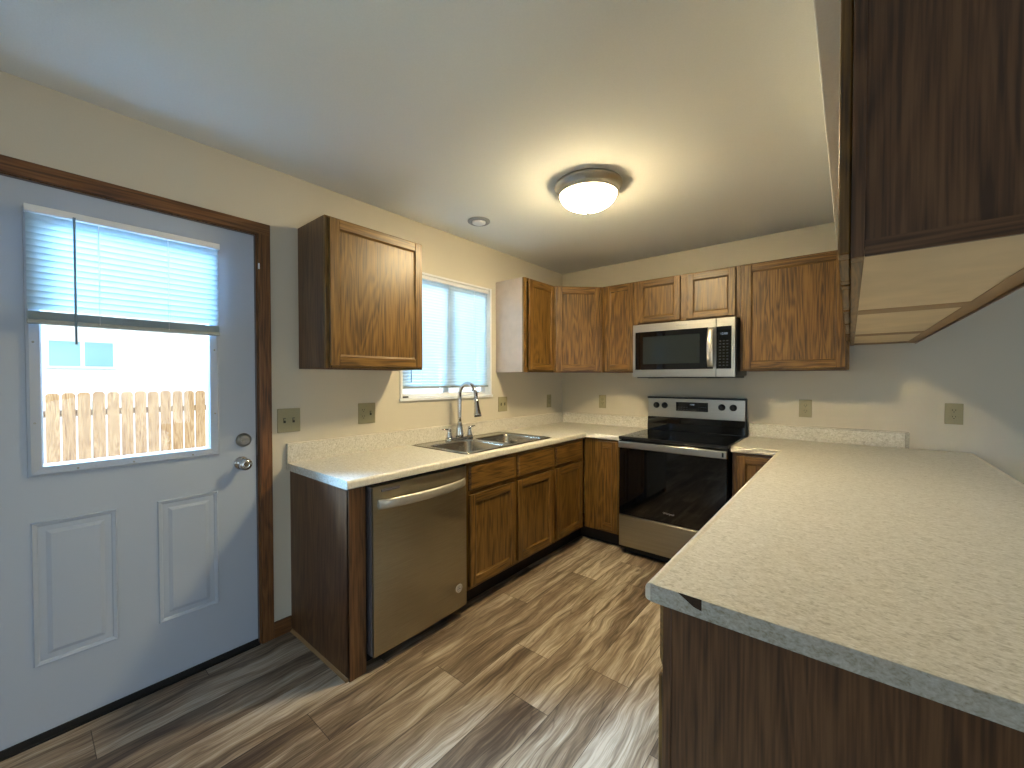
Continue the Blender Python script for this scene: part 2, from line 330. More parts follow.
# ------------------------------------------------------------------ sink window
w1 = empty('window_1', (0, -1.5575, 1.665)); w1['kind'] = 'structure'     # half width .4525, half height .45
hw, hh = .4525, .45
f = MB()   # thin white flange round the reveal
for a in (-1, 1):
    f.box(-.11, .008, a*hw-(0 if a > 0 else -.0)-(.018 if a > 0 else 0), a*hw+(0 if a > 0 else .018), -hh, hh)
f.box(-.11, .002, -hw, hw, hh-.015, hh); f.box(-.11, .016, -hw-.008, hw+.008, -hh-.004, -hh+.016, .003)
f.build('window_jamb', WHITE, w1)
f = MB(); a = hw-.018
for y0, y1 in ((-a, -a+.045), (a-.045, a), (-.03, .03)): f.box(-.098, -.053, y0, y1, -hh+.044, hh-.055, .002)
f.box(-.10, -.05, -a, a, -hh+.016, -hh+.046, .003); f.box(-.10, -.05, -a, a, hh-.06, hh-.015, .003)
f.build('window_frame', WHITE, w1)
MB().box(-.078, -.072, -a+.04, a-.04, -hh+.05, hh-.05).build('window_pane', GLASS, w1)
f = MB(); f.box(-.049, -.036, .270, .320, -hh+.050, -hh+.066, .002); f.box(-.049, -.038, .290, .300, -hh+.034, -hh+.0495); f.box(-.049, -.038, .325, .350, -hh+.036, -hh+.046); f.box(-.05, -.03, -.43, -.36, -hh+.018, -hh+.028, .002)
tag(f.build('window_latch', BLACK, w1), 'black latch')

RAILM = simple('backlit_blind_rail', srgb(150, 156, 152), .5)  # greyed white: the rail's backlit shade is put into the colour
def blind(name, loc, hwid, top, bot, pitch, label, tilt, wand_y, wand_l, wand_mat, stack=0, cords=(-.5, .5), slat=None):
    slat = slat or SLAT
    b = empty(name, loc, 0, label, 'window blind')
    MB().box(-.016, .016, -hwid, hwid, top-.026, top, .002).build('head_rail', WHITE, b)
    s = MB(); z = top-.04
    zb = bot+.018+stack
    while z > zb:
        # one slightly arched slat
        hwd = .0125; c, sn = math.cos(tilt), math.sin(tilt); pr = []
        for k in range(5):
            u = -1+2*k/4; q = (u*hwd, .0022*(1-u*u)); pr.append((q[0]*c-q[1]*sn, z+q[0]*sn+q[1]*c))
        for (xa, za), (xb, zb2) in zip(pr, pr[1:]):
            f_ = s.bm.faces.new([s.bm.verts.new(v) for v in ((xa, -hwid+.003, za), (xa, hwid-.003, za), (xb, hwid-.003, zb2), (xb, -hwid+.003, zb2))]); f_.smooth = True
        z -= pitch
    s.build('slats', slat, b)
    if stack:
        s = MB(); k = 0
        while k*.003 < stack: s.box(-.0125, .0125, -hwid+.003, hwid-.003, bot+.017+k*.003, bot+.0185+k*.003); k += 1
        tag(s.build('stacked_slats', slat, b), 'stack of gathered slats')
    MB().box(-.013, .013, -hwid+.002, hwid-.002, bot, bot+.016, .002).build('bottom_rail', RAILM, b)
    for c_ in cords:
        s = MB(); s.tube([(.014, c_*hwid, top-.03), (.014, c_*hwid, bot+.01)], .0010, 5); s.build('ladder_cord', WHITE, b)
    s = MB(); s.tube([(.024, wand_y, top-.03), (.024, wand_y, top-wand_l)], .0036, 8); s.box(.012, .027, wand_y-.004, wand_y+.004, top-.03, top-.02)
    tag(s.build('tilt_wand', wand_mat, b), 'clear grey tilt wand'); return b
WAND = simple('smoky_wand', srgb(120, 142, 156), .2)
blind('window_blind', (-.022, -1.5575, 0), .43, 2.098, 1.295, .0212, 'white slatted blind lowered over the window above the sink', R(48), -.36, .76, WAND, 0, (-.62, 0, .62))

# ------------------------------------------------------------------ entry door
D = empty('door_1', (0, -3.335, 0)); D['kind'] = 'structure'      # local y: hinge side -.455 .. latch side +.465
Lh, Ly = -.455, .462
f = MB(); gx0, gx1, gz0, gz1 = -.262, .281, 1.02, 1.975
f.box(-.05, -.006, Lh, gx0, .03, 2.088); f.box(-.05, -.006, gx1, Ly, .03, 2.088); f.box(-.05, -.006, gx0, gx1, .03, gz0); f.box(-.05, -.006, gx0, gx1, gz1, 2.088)
f.build('door_leaf', DOORP, D)
def moulding(parent, name, y0, y1, z0, z1, wd, prof, mat, x=-.006):
    """rectangular frame with a cross section prof [(distance in, height out)]"""
    mb = MB(); rings = []
    for d, h in prof:
        rings.append([mb.bm.verts.new(v) for v in ((x+h, y0+d, z0+d), (x+h, y1-d, z0+d), (x+h, y1-d, z1-d), (x+h, y0+d, z1-d))])
    for a, b in zip(rings, rings[1:]):
        for k in range(4): mb.bm.faces.new([a[k], a[(k+1) % 4], b[(k+1) % 4], b[k]])
    return mb, rings
mb, rg = moulding(D, '', gx0-.028, gx1+.026, gz0-.022, gz1+.022, 0, [(0, 0), (.002, .010), (.010, .014), (.020, .011), (.036, .006), (.040, -.004), (.042, -.03)], DOORP)
mb.build('glass_frame', DOORP, D)
s = MB()
for y, z in ((gx0-.008, 1.2), (gx0-.008, 1.5), (gx0+.1, gz0-.004), (0, gz0-.004), (.2, gz0-.004), (gx1+.006, 1.2), (gx1+.006, 1.5)): s.lathe([(.004, 0), (.004, .0015)], (.0075, y, z), 'x', 8)
s.build('screw', NICKEL, D)
MB().box(-.032, -.026, gx0, gx1, gz0, gz1).build('glass_pane', GLASS, D)
for y0, y1 in ((-.285, -.054), (.074, .297)):
    mb, rg = moulding(D, '', y0, y1, .285, .828, 0, [(0, 0), (.004, .006), (.014, .003), (.022, -.004), (.026, -.004), (.050, .005)], DOORP)
    mb.bm.faces.new(rg[-1]); mb.build('raised_panel', DOORP, D)
s = MB(); s.lathe([(.034, 0), (.034, .006), (.029, .013), (.024, .020), (.022, .022)], (-.006, .407, 1.059), 'x', 28); s.box(.012, .028, .389, .425, 1.053, 1.065, .002)
tag(s.build('deadbolt', NICKEL, D), 'round brushed nickel deadbolt')
s = MB(); s.lathe([(.033, 0), (.033, .004), (.028, .009), (.012, .014), (.011, .032), (.020, .040), (.028, .052), (.029, .062), (.024, .072), (.012, .077), (.010, .075)], (-.006, .397, .945), 'x', 28)
tag(s.build('door_knob', CHROME, D), 'shiny round door knob')
s = MB(); s.box(-.05, -.003, Ly+.001, Ly+.005, 1.03, 1.09); s.box(-.05, -.003, Ly+.001, Ly+.005, .915, .975); s.build('latch_plate', BLACK, D)
s = MB(); s.box(-.05, .002, Lh, Ly, .006, .03, .002); s.build('door_sweep', DARK, D)
# jamb, casing, threshold
c = MB(); c.box(-.12, -.0, Ly+.006, Ly+.02, 0, 2.105); c.box(-.12, 0, Lh-.02, Lh-.006, 0, 2.105); c.box(-.12, 0, Lh-.02, Ly+.02, 2.093, 2.107); c.build('door_jamb', TRIMZ, D)
c = MB(); c.box(0, .015, Ly+.012, Ly+.071, 0, 2.155, .004); c.box(0, .015, Lh-.071, Lh-.012, 0, 2.155, .004); c.build('door_casing', TRIMZ, D)
c = MB(); c.box(0, .0155, Lh-.071, Ly+.0712, 2.097, 2.156, .004); c.build('head_casing', TRIMY, D)
c = MB(); c.box(-.05, -.003, Ly, Ly+.006, .03, 2.09); c.box(-.05, -.003, Lh, Ly, 2.088, 2.093); c.build('weatherstrip', GASKET, D)
c = MB(); c.box(-.12, .012, Lh-.006, Ly+.006, 0, .006, .002); c.build('threshold', DARK, D)
c = MB(); c.box(0, .017, Ly+.013, Ly+.02, 1.92, 1.95, .002); tag(c.build('strike_bumper', WHITE, D), 'small white bumper on the casing')
blind('door_blind', (.030, -3.326, 0), .295, 1.995, 1.566, .0232, 'white slatted blind drawn halfway down the glass of the entry door', R(62), -.172, .50, WAND, .030, (-.36, .36), SLATD)

# ------------------------------------------------------------------ cabinets (local: x width, front towards -y, z up)
def panel_door(name, parent, x0, x1, z0, z1, y, t=.019, st=.052, mats=None):
    """frame-and-panel door; its back at y, front at y - t"""
    mats = mats or [OAKZ, OAKX]
    mb = MB(); fr = y-t
    mb.box(x0, x0+st, fr, y, z0, z1, .0035, 0); mb.box(x1-st, x1, fr, y, z0, z1, .0035, 0)
    mb.box(x0+st-.001, x1-st+.001, fr+.0004, y, z0, z0+st, .0035, 1); mb.box(x0+st-.001, x1-st+.001, fr+.0004, y, z1-st, z1, .0035, 1)
    # sloped bead round the panel, then the flat panel
    a0, a1, b0, b1 = x0+st-.002, x1-st+.002, z0+st-.002, z1-st+.002; e = .010
    o = [mb.bm.verts.new(v) for v in ((a0, fr+.003, b0), (a1, fr+.003, b0), (a1, fr+.003, b1), (a0, fr+.003, b1))]
    i = [mb.bm.verts.new(v) for v in ((a0+e, fr+.009, b0+e), (a1-e, fr+.009, b0+e), (a1-e, fr+.009, b1-e), (a0+e, fr+.009, b1-e))]
    for k in range(4):
        q = mb.bm.faces.new([o[k], o[(k+1) % 4], i[(k+1) % 4], i[k]]); q.material_index = 1 if k % 2 == 0 else 0
    mb.box(a0+.002, a1-.002, fr+.009, y-.003, b0+.002, b1-.002, 0, 0)
    return mb.build(name, mats, parent)
def slab_front(name, parent, x0, x1, z0, z1, y, t=.019):
    mb = MB(); mb.box(x0, x1, y-t*.55, y, z0, z1, .002, 0)
    o = [(x0+.0, z0+.0), (x1-.0, z0+.0), (x1-.0, z1-.0), (x0+.0, z1-.0)]
    A = [mb.bm.verts.new((px, y-t*.5, pz)) for px, pz in o]
    B = [mb.bm.verts.new((px+(.010 if k in (0, 3) else -.010), y-t, pz+(.010 if k < 2 else -.010))) for k, (px, pz) in enumerate(o)]
    for k in range(4): mb.bm.faces.new([A[k], A[(k+1) % 4], B[(k+1) % 4], B[k]])
    mb.bm.faces.new(B)
    return mb.build(name, [OAKX], parent)
def upper(label, loc, rz, W_, z0, z1, depth, doors, rail=(.035, .035), side=SKINZ, bottom=MAPLE, group=None, ends=(.035, .035), mull=None, cat='cabinet', name='wall_cabinet', flush=False):
    b = empty(name, loc, rz, label, cat, group); fy = -depth
    zc = z0+.0165 if flush else z0
    s = MB(); s.box(0, .014, fy+.019, -.001, zc, z1); s.box(W_-.014, W_, fy+.019, -.001, zc, z1); s.box(.014, W_-.014, fy+.019, -.001, z1-.014, z1); s.box(.014, W_-.014, -.012, -.001, zc, z1-.014)
    s.build('carcass', side, b)
    s = MB()
    if flush: s.box(.001, W_+.0004, fy+.0195, -.004, z0+.006, z0+.016)
    else: s.box(.014, W_-.014, fy+.019, -.012, z0+.012, z0+.024)
    s.build('bottom_panel', bottom, b)
    s = MB()
    s.box(0, ends[0], fy, fy+.019, z0, z1, .0015, 0); s.box(W_-ends[1], W_, fy, fy+.019, z0, z1, .0015, 0)
    s.box(ends[0], W_-ends[1], fy, fy+.019, z0, z0+rail[0], .0015, 1); s.box(ends[0], W_-ends[1], fy, fy+.019, z1-rail[1], z1, .0015, 1)
    for x0, x1 in (mull or ()): s.box(x0, x1, fy, fy+.019, z0+rail[0], z1-rail[1], .0015, 0)
    s.build('face_frame', [OAKZ, OAKX], b)
    for x0, x1, a, c_ in doors: panel_door('door', b, x0, x1, a, c_, fy-.0005, st=.05)
    return b
ZB, ZT = 1.418, 2.182
upper('oak wall cabinet with a single door between the entry door and the sink window', (0, -2.660, 0), R(90), .600, ZB, ZT, .305, [(.018, .588, ZB+.012, ZT-.010)], side=SKINZ, mull=None)
upper('narrow oak wall cabinet with a sheen-coloured side between sink window and angled corner cabinet', (0, -1.045, 0), R(90), .430, ZB, ZT, .305, [(.048, .418, ZB+.016, ZT-.012)], side=SHEENP)
# diagonal corner cabinet
cc = empty('corner_wall_cabinet', (0, 0, 0), 0, 'angled oak corner cabinet with a single door where the two walls meet', 'cabinet')
s = MB(); s.prism([(.001, -.001), (.001, -.613), (.292, -.613), (.613, -.292), (.613, -.001)], 'z', ZB+.012, ZT); s.build('carcass', SKINZ, cc)
dg = empty('diag', (.305, -.613, 0), R(45))
bpy.data.objects.remove(dg)
L45 = Matrix.Translation((.305, -.613, 0)) @ Matrix.Rotation(R(45), 4, 'Z'); LD = math.hypot(.308, .308)
def place(o, M): o.matrix_local = M; return o
s = MB(); s.box(0, .035, 0, .019, ZB, ZT, .0015, 0); s.box(LD-.035, LD, 0, .019, ZB, ZT, .0015, 0); s.box(.035, LD-.035, 0, .019, ZB, ZB+.03, .0015, 1); s.box(.035, LD-.035, 0, .019, ZT-.03, ZT, .0015, 1)
place(s.build('face_frame', [OAKZ, OAKX], cc), L45)
place(panel_door('door', cc, .022, LD-.022, ZB+.014, ZT-.012, -.0005, st=.05), L45)
upper('slim oak wall cabinet between the angled corner cabinet and the microwave', (.615, 0, 0), 0, .322, ZB, ZT, .305, [(.035, .298, ZB+.014, ZT-.012)])
upper('short oak cabinet with two small doors mounted over the microwave', (.938, 0, 0), 0, .772, 1.808, ZT, .305, [(.012, .356, 1.824, ZT-.012), (.404, .745, 1.824, ZT-.012)], mull=[(.350, .412)])
upper('wide oak wall cabinet with one broad door right of the microwave', (1.711, 0, 0), 0, .612, ZB, ZT, .305, [(.022, .594, ZB+.014, ZT-.012)], ends=(.03, .03))

# hanging cabinets over the peninsula: front faces -x; local x runs towards the camera
HZ = 1.585
def hanging(label, y, W_, doors, mull):
    return upper(label, (2.646, y, 0), R(-90), W_, HZ, ZT, .320, doors, side=SKINZ, mull=mull, name='hanging_cabinet', bottom=MAPLE, rail=(.04, .035), flush=True)
hb = hanging('oak cabinet hung over the far half of the peninsula, touching the back wall', -.003, 1.800, [(.345, .790, HZ+.012, ZT-.012), (.83, 1.335, HZ+.012, ZT-.012), (1.375, 1.775, HZ+.012, ZT-.012)], [(.036, .365), (.78, .86), (1.32, 1.39)])
ha = hanging('dark oak cabinet hung from the soffit over the near end of the peninsula', -1.805, .842, [(.020, .490, HZ+.012, ZT-.012), (.510, .836, HZ+.012, ZT-.012)], [(.48, .52)])
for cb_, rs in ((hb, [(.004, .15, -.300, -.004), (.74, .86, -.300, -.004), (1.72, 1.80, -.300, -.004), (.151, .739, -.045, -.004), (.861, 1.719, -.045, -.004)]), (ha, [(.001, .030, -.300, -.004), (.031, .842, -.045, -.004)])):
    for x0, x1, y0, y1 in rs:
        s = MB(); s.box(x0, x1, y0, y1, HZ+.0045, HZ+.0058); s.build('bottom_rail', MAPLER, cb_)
    s = MB(); s.box(0, 1.80 if cb_ is hb else .842, -.0035, .0015, HZ-.002, HZ+.02); s.build('edge_lip', SKINX, cb_)
# frame round the near side panel
s = MB(); s.box(.8425, .850, -.3005, -.001, HZ, HZ+.030, 0, 0); s.build('end_rail', SKINY, ha)
s = MB(); s.box(.8425, .850, -.320, -.301, HZ, ZT, .001, 0); s.build('end_stile', SKINZ, ha)

# ------------------------------------------------------------------ base cabinets
def base(label, loc, rz, W_, doors, drawers, mull=(), toe=.118, depth=.61, ends=(.035, .035), name='base_cabinet', group=None, mid=True, top=.873):
    b = empty(name, loc, rz, label, 'cabinet', group); fy = -depth
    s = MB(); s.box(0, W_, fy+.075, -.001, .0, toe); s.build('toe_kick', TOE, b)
    s = MB(); s.box(0, .014, fy+.019, -.001, toe, top); s.box(W_-.014, W_, fy+.019, -.001, toe, top); s.box(.014, W_-.014, fy+.019, -.001, toe, toe+.014); s.box(.014, W_-.014, -.014, -.001, toe+.014, top); s.build('carcass', SKINZ, b)
    s = MB()
    s.box(0, ends[0], fy, fy+.019, toe, top, .0015, 0); s.box(W_-ends[1], W_, fy, fy+.019, toe, top, .0015, 0)
    s.box(ends[0], W_-ends[1], fy, fy+.019, toe, toe+.05, .0015, 1); s.box(ends[0], W_-ends[1], fy, fy+.019, top-.03, top, .0015, 1)
    if drawers: s.box(ends[0], W_-ends[1], fy, fy+.019, .672, .712, .0015, 1)
    for x0, x1 in mull: s.box(x0, x1, fy, fy+.019, toe+.05, top-.03, .0015, 0)
    s.build('face_frame', [OAKZ, OAKX], b)
    for x0, x1, z0, z1 in doors: panel_door('door', b, x0, x1, z0, z1, fy-.0005, st=.05)
    for x0, x1, z0, z1 in drawers: slab_front('drawer_front', b, x0, x1, z0, z1, fy-.0005)
    return b
base('two-door oak base cabinet with false drawer fronts under the double sink', (0, -1.992, 0), R(90), .905, [(.020, .434, .142, .682), (.470, .886, .142, .682)], [(.020, .434, .706, .856), (.470, .886, .706, .856)], mull=[(.43, .475)], name='sink_base_cabinet')
cb2 = base('oak base cabinet with one drawer and one door, between sink cabinet and corner', (0, -1.086, 0), R(90), .455, [(.024, .408, .142, .682)], [(.024, .408, .706, .856)], ends=(.03, .055))
base('slim oak base cabinet with a full-height door left of the stove', (.612, 0, 0), 0, .328, [(.128, .303, .142, .856)], [], ends=(.13, .035), name='base_cabinet')
base('small oak base cabinet squeezed between the stove and the peninsula', (1.728, 0, 0), 0, .290, [(.030, .285, .130, .858)], [], name='base_cabinet')
base('oak base cabinet with two doors and drawers in the middle of the peninsula', (2.622, -.640, 0), R(-90), 1.04, [(.03, .50, .130, .682), (.54, 1.01, .130, .682)], [(.03, .50, .704, .858), (.54, 1.01, .704, .858)], mull=[(.49, .55)], name='peninsula_cabinet')
pc = base('dark oak peninsula end cabinet under the chipped counter corner', (2.622, -1.684, 0), R(-90), 1.030, [(.03, .50, .130, .682), (.54, 1.024, .130, .682)], [(.03, .50, .704, .858), (.54, 1.024, .704, .858)], mull=[(.49, .55)], name='peninsula_cabinet', top=.873)
s = MB(); s.box(1.0305, 1.050, -.592, .0, .0, .873); tag(s.build('end_panel', SKINZ, pc), 'flat oak veneer end panel')
s = MB(); s.box(1.0305, 1.052, -.6105, -.5925, .0, .873, .0015); s.build('end_stile', SKINZ, pc)

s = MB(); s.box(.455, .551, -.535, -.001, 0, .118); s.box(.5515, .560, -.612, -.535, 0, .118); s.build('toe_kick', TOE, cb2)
# left end panel beside the dishwasher
ep = empty('end_panel', (0, -2.712, 0), R(90), 'upright oak end panel closing the counter run beside the dishwasher', 'panel')
s = MB(); s.box(0, .012, -.609, -.001, 0, .873); s.build('side_panel', SKINZ, ep)
s = MB(); s.box(0, .083, -.6125, -.594, 0, .873, .002); s.build('front_stile', SKINZ, ep)
s = MB(); s.prism([(-.012, 0), (0, 0), (0, .012), (-.004, .011), (-.010, .006)], 'y', -.60, -.014); tag(s.build('shoe_moulding', MAPLER, ep), 'thin shoe moulding along the floor')

# ------------------------------------------------------------------ dishwasher
dw = empty('dishwasher', (0, -2.620, 0), R(90), 'stainless steel dishwasher with a curved bar handle, under the counter left of the sink', 'dishwasher')
s = MB(); s.box(.012, .606, -.590, -.03, .09, .868); s.build('tub', BLACK, dw)
s = MB(); s.box(.03, .59, -.545, -.05, 0, .088); s.build('kick_plate', BLACK, dw)
prof = []
for k in range(9): prof.append((.012+.594*k/8, -.640-.006*math.sin(math.pi*k/8)))
s = MB(); s.prism([(.012, -.604)]+prof+[(.606, -.604)], 'z', .068, .862); s.build('door_panel', BRUSHW, dw)
s = MB(); s.box(.006, .0115, -.628, -.590, .072, .862); s.build('door_gasket', GASKET, dw)
s = MB(); pts = []
for k in range(17):
    u = k/16; pts.append((.035+.548*u, -.650-.042*math.sin(math.pi*u)**.6, .780))
def strip_tube(mb, pts, hz, hy, n=12):
    rings = []
    for p in pts: rings.append([mb.bm.verts.new((p[0], p[1]+hy*math.cos(2*math.pi*k/n), p[2]+hz*math.sin(2*math.pi*k/n))) for k in range(n)])
    for a, b in zip(rings, rings[1:]):
        for k in range(n): mb.bm.faces.new([a[k], a[(k+1) % n], b[(k+1) % n], b[k]]).smooth = True
    mb.bm.faces.new(rings[0][::-1]); mb.bm.faces.new(rings[-1])
strip_tube(s, pts, .023, .009); s.build('handle', HANDLE, dw)
s = MB(); s.box(.055, .155, -.6445, -.640, .833, .846, .001); tag(s.build('vent_slot', GASKET, dw), 'dark name strip above the handle')
s = MB(); s.lathe([(.024, 0), (.024, -.002)], (.545, -.6425, .185), 'y', 28); tag(s.build('sticker', simple('sticker_white', srgb(206, 202, 194), .5), dw), 'round pale sticker')
s = MB()
for r_ in (.017,):
    s.lathe([(r_, -.0021), (r_, -.0026), (r_-.0014, -.0026), (r_-.0014, -.0021)], (.545, -.6425, .185), 'y', 24, cap=False)
s.box(.535, .555, -.6450, -.6446, .180, .184); s.box(.538, .552, -.6450, -.6446, .190, .193); s.build('sticker_print', GASKET, dw)

# ------------------------------------------------------------------ counters
CT, CB = .914, .876
def nose(side):
    """postformed edge profile: (outwards, z)"""
    p = [(0, CB)]
    for k in range(5): a = -math.pi/2+math.pi/2*k/4; p.append((.016+.008*math.cos(a), CB+.008+.008*math.sin(a)))
    for k in range(6): a = math.pi/2*k/5; p.append((.010+.014*math.cos(a), CT-.012+.014*math.sin(a)))
    p.append((0, CT)); return p
E_ = .024
DC = .640
ct = empty('countertop', (0, 0, 0), 0, 'speckled laminate counter with backsplash from the entry door round the corner to the stove', 'countertop')
YN = -2.732
s = MB()
# left run with the sink cut-out (x .075-.555, y -1.925 .. -1.100)
s.box(.001, .075, YN+.002, -.001, CB, CT); s.box(.562, DC-E_, YN+.002, -.001, CB, CT)
s.box(.075, .562, YN+.002, -1.925, CB, CT); s.box(.075, .562, -1.100, -.001, CB, CT)
s.box(DC-E_, .9385, -DC+E_, -.001, CB, CT)
s.build('slab', LAM, ct)
s = MB(); s.prism([(DC-E_+d, z) for d, z in nose(0)], 'y', YN+.002, -DC+E_-.0); s.build('rolled_edge', NOSEM, ct)
s = MB(); s.prism([(-DC+E_-d, z) for d, z in nose(0)], 'x', DC-E_, .9385); s.build('rolled_edge', NOSEM, ct)
s = MB(); s.prism([(0.001, CT-.001), (.020, CT-.001), (.020, CT+.094), (.014, CT+.101), (.001, CT+.101)], 'y', YN+.002, -.001)
s.prism([(-.001, CT-.001), (-.020, CT-.001), (-.020, CT+.094), (-.014, CT+.101), (-.001, CT+.101)], 'x', .020, .9385); s.build('backsplash', LAM, ct)
s = MB(); s.box(.001, .0205, YN+.002, -.001, CT+.0985, CT+.104, .002); s.box(.0205, .9385, -.0205, -.001, CT+.0985, CT+.104, .002); s.build('backsplash_highlight', NOSEM, ct)  # highlight on the backsplash's top edge, laid on as a pale strip
s = MB(); s.prism([(.001, CB), (DC-E_, CB)]+[(DC-E_+d, z) for d, z in nose(0)[1:-1]]+[(.001, CT-.0005)], 'y', YN, YN+.002)
s.box(.001, .021, YN, YN+.002, CT-.0005, CT+.100); s.build('edge_strip', LAME, ct)

pt = empty('countertop', (0, 0, 0), 0, 'speckled beige laminate peninsula counter with a chipped edge strip at its corner', 'countertop')
PX, PXR, PY = 1.983, 2.905, -2.766
s = MB(); s.box(1.724, PXR-E_, -DC+E_, -.001, CB, CT); s.box(PX+E_, PXR-E_, PY+.002, -DC+E_, CB, CT)
s.build('slab', LAM, pt)
s = MB(); s.prism([(-DC+E_-d, z) for d, z in nose(0)], 'x', 1.724, PX+E_); s.build('rolled_edge', NOSEM, pt)
s = MB(); s.prism([(PX+E_-d, z) for d, z in nose(0)][::-1], 'y', PY+.002, -DC+E_); s.build('rolled_edge', NOSEM, pt)
s = MB(); s.prism([(PXR-E_+d, z) for d, z in nose(0)], 'y', PY+.002, -.001); s.build('rolled_edge', NOSEM, pt)
s = MB(); s.prism([(-.001, CT-.001), (-.020, CT-.001), (-.020, CT+.094), (-.014, CT+.101), (-.001, CT+.101)], 'x', 1.724, 2.622); s.build('backsplash', LAM, pt)
s = MB(); s.box(1.724, 2.622, -.0205, -.001, CT+.0985, CT+.104, .002); s.build('backsplash_highlight', NOSEM, pt)  # pale strip painting the highlight along this top edge too
s = MB(); s.box(2.603, 2.6235, -.0215, -.001, CT, CT+.099, .001); s.build('backsplash_end_cap', ENDC, pt)
# applied edge band with the missing chip
s = MB(); s.prism([(PX+.010, CB-.001), (PXR-.004, CB-.001), (PXR-.004, CT-.0003), (2.062, CT-.0003), (2.062, CT-.026), (2.055, CT-.026), (2.025, CT-.0003), (PX+.010, CT-.0003)], 'x', 0, 1) if False else None
def xz_prism(mb, pts, y0, y1):
    A = [mb.bm.verts.new((p[0], y0, p[1])) for p in pts]; B = [mb.bm.verts.new((p[0], y1, p[1])) for p in pts]; n = len(pts)
    mb.bm.faces.new(A); mb.bm.faces.new(B[::-1])
    for i in range(n): mb.bm.faces.new([A[i], B[i], B[(i+1) % n], A[(i+1) % n]])
s = MB(); a0, a1, a2 = 2.052, 2.084, 2.100
xz_prism(s, [(PX+.012, CB-.001), (a0, CB-.001), (a0, CT-.0003), (PX+.012, CT-.0003)], PY, PY+.002)
xz_prism(s, [(a0, CB-.001), (a1, CB-.001), (a1, CT-.020), (a0, CT-.0003)], PY, PY+.002)
xz_prism(s, [(a1, CB-.001), (a2, CB-.001), (a2, CT-.024), (a1, CT-.020)], PY, PY+.002)
xz_prism(s, [(a2, CB-.001), (PXR-.006, CB-.001), (PXR-.006, CT-.0003), (a2, CT-.0003)], PY, PY+.002)
s.build('edge_strip', LAME, pt)
s = MB(); s.box(a0, a2, PY+.0012, PY+.0019, CB+.008, CT-.0006); tag(s.build('chipped_spot', SUBST, pt), 'dark chip where the edge strip is broken off')

# ------------------------------------------------------------------ sink
sk = empty('kitchen_sink', (.322, -1.512, CT), 0, 'stainless steel double bowl sink set into the counter under the window', 'sink')
def rrect(cx, cy, hx, hy, r, z, n=5):
    o = []
    for sx, sy, a0_ in ((1, 1, 0), (-1, 1, 90), (-1, -1, 180), (1, -1, 270)):
        for k in range(n+1):
            a = R(a0_+90*k/n); o.append((cx+sx*(hx-r)+r*math.cos(a), cy+sy*(hy-r)+r*math.sin(a), z))
    return o
def loft(mb, loops, cap=True):
    rs = [[mb.bm.verts.new(v) for v in l] for l in loops]; n = len(rs[0])
    for a, b in zip(rs, rs[1:]):
        for k in range(n): mb.bm.faces.new([a[k], a[(k+1) % n], b[(k+1) % n], b[k]]).smooth = True
    if cap: mb.bm.faces.new(rs[-1])
    return rs
# rim with two openings: built as strips
s = MB(); zr = .004
HX, HY = .265, .448
bx0, bx1 = -.155, .222       # bowls in x
by = [(-.405, -.022), (.022, .405)]
s.box(-HX, bx0, -HY, HY, .0005, zr, 0); s.box(bx1, HX, -HY, HY, .0005, zr, 0)
s.box(bx0, bx1, -HY, by[0][0], .0005, zr); s.box(bx0, bx1, by[0][1], by[1][0], .0005, zr); s.box(bx0, bx1, by[1][1], HY, .0005, zr)
# raised lip
loft(s, [rrect(0, 0, HX, HY, .03, .0), rrect(0, 0, HX, HY, .03, .006), rrect(0, 0, HX-.006, HY-.006, .026, .007), rrect(0, 0, HX-.012, HY-.012, .022, .004)], False)
s.build('rim', STEEL, sk)
for y0, y1 in by:
    s = MB(); cy = (y0+y1)/2; hy = (y1-y0)/2; cx = (bx0+bx1)/2; hx = (bx1-bx0)/2
    loft(s, [rrect(cx, cy, hx+.014, hy+.014, .05, .0045), rrect(cx, cy, hx, hy, .05, .0035), rrect(cx, cy, hx-.006, hy-.006, .05, -.008), rrect(cx, cy, hx-.012, hy-.012, .05, -.13), rrect(cx, cy, hx-.03, hy-.03, .05, -.158), rrect(cx, cy, .05, .05, .045, -.165)])
    bw = s.build('bowl', STEEL, sk)
    s = MB(); s.lathe([(.042, -.163), (.040, -.160), (.028, -.1605), (.026, -.163)], (cx, cy, 0), 'z', 24); s.build('drain', CHROME, bw)

# ------------------------------------------------------------------ faucet
fc = empty('kitchen_faucet', (.100, -1.560, CT+.0045), 0, 'brushed steel gooseneck faucet with two lever handles behind the sink', 'faucet')
s = MB(); loft(s, [rrect(0, 0, .028, .130, .027, 0), rrect(0, 0, .028, .130, .027, .012), rrect(0, 0, .024, .126, .023, .018)]); s.build('deck_plate', CHROME, fc)
s = MB(); s.lathe([(.029, .014), (.029, .03), (.024, .075), (.019, .115), (.0165, .125)], (0, 0, 0), 'z', 24); s.build('spout_base', CHROME, fc)
pts = [(0, 0, .10), (0, 0, .16), (0, 0, .22), (0, 0, .30)]; rr = .085
for k in range(1, 13):
    a = R(180-15.0*k*1.0); pts.append((rr+rr*math.cos(a), 0, .318+rr*1.08*math.sin(a)))
pts += [(2*rr+.004, 0, .292)]
s = MB(); s.tube(pts, .0142, 14); s.build('neck', CHROME, fc)
s = MB(); s.tube([(2*rr+.002, 0, .306), (2*rr+.005, 0, .282), (2*rr+.010, 0, .238), (2*rr+.016, 0, .194), (2*rr+.018, 0, .180)], [.015, .0165, .019, .026, .026], 18); s.build('spray_head', CHROME, fc)
s = MB(); s.tube([(2*rr+.018, 0, .180), (2*rr+.019, 0, .174)], [.0265, .023], 18); s.build('spray_face', BLACK, fc)
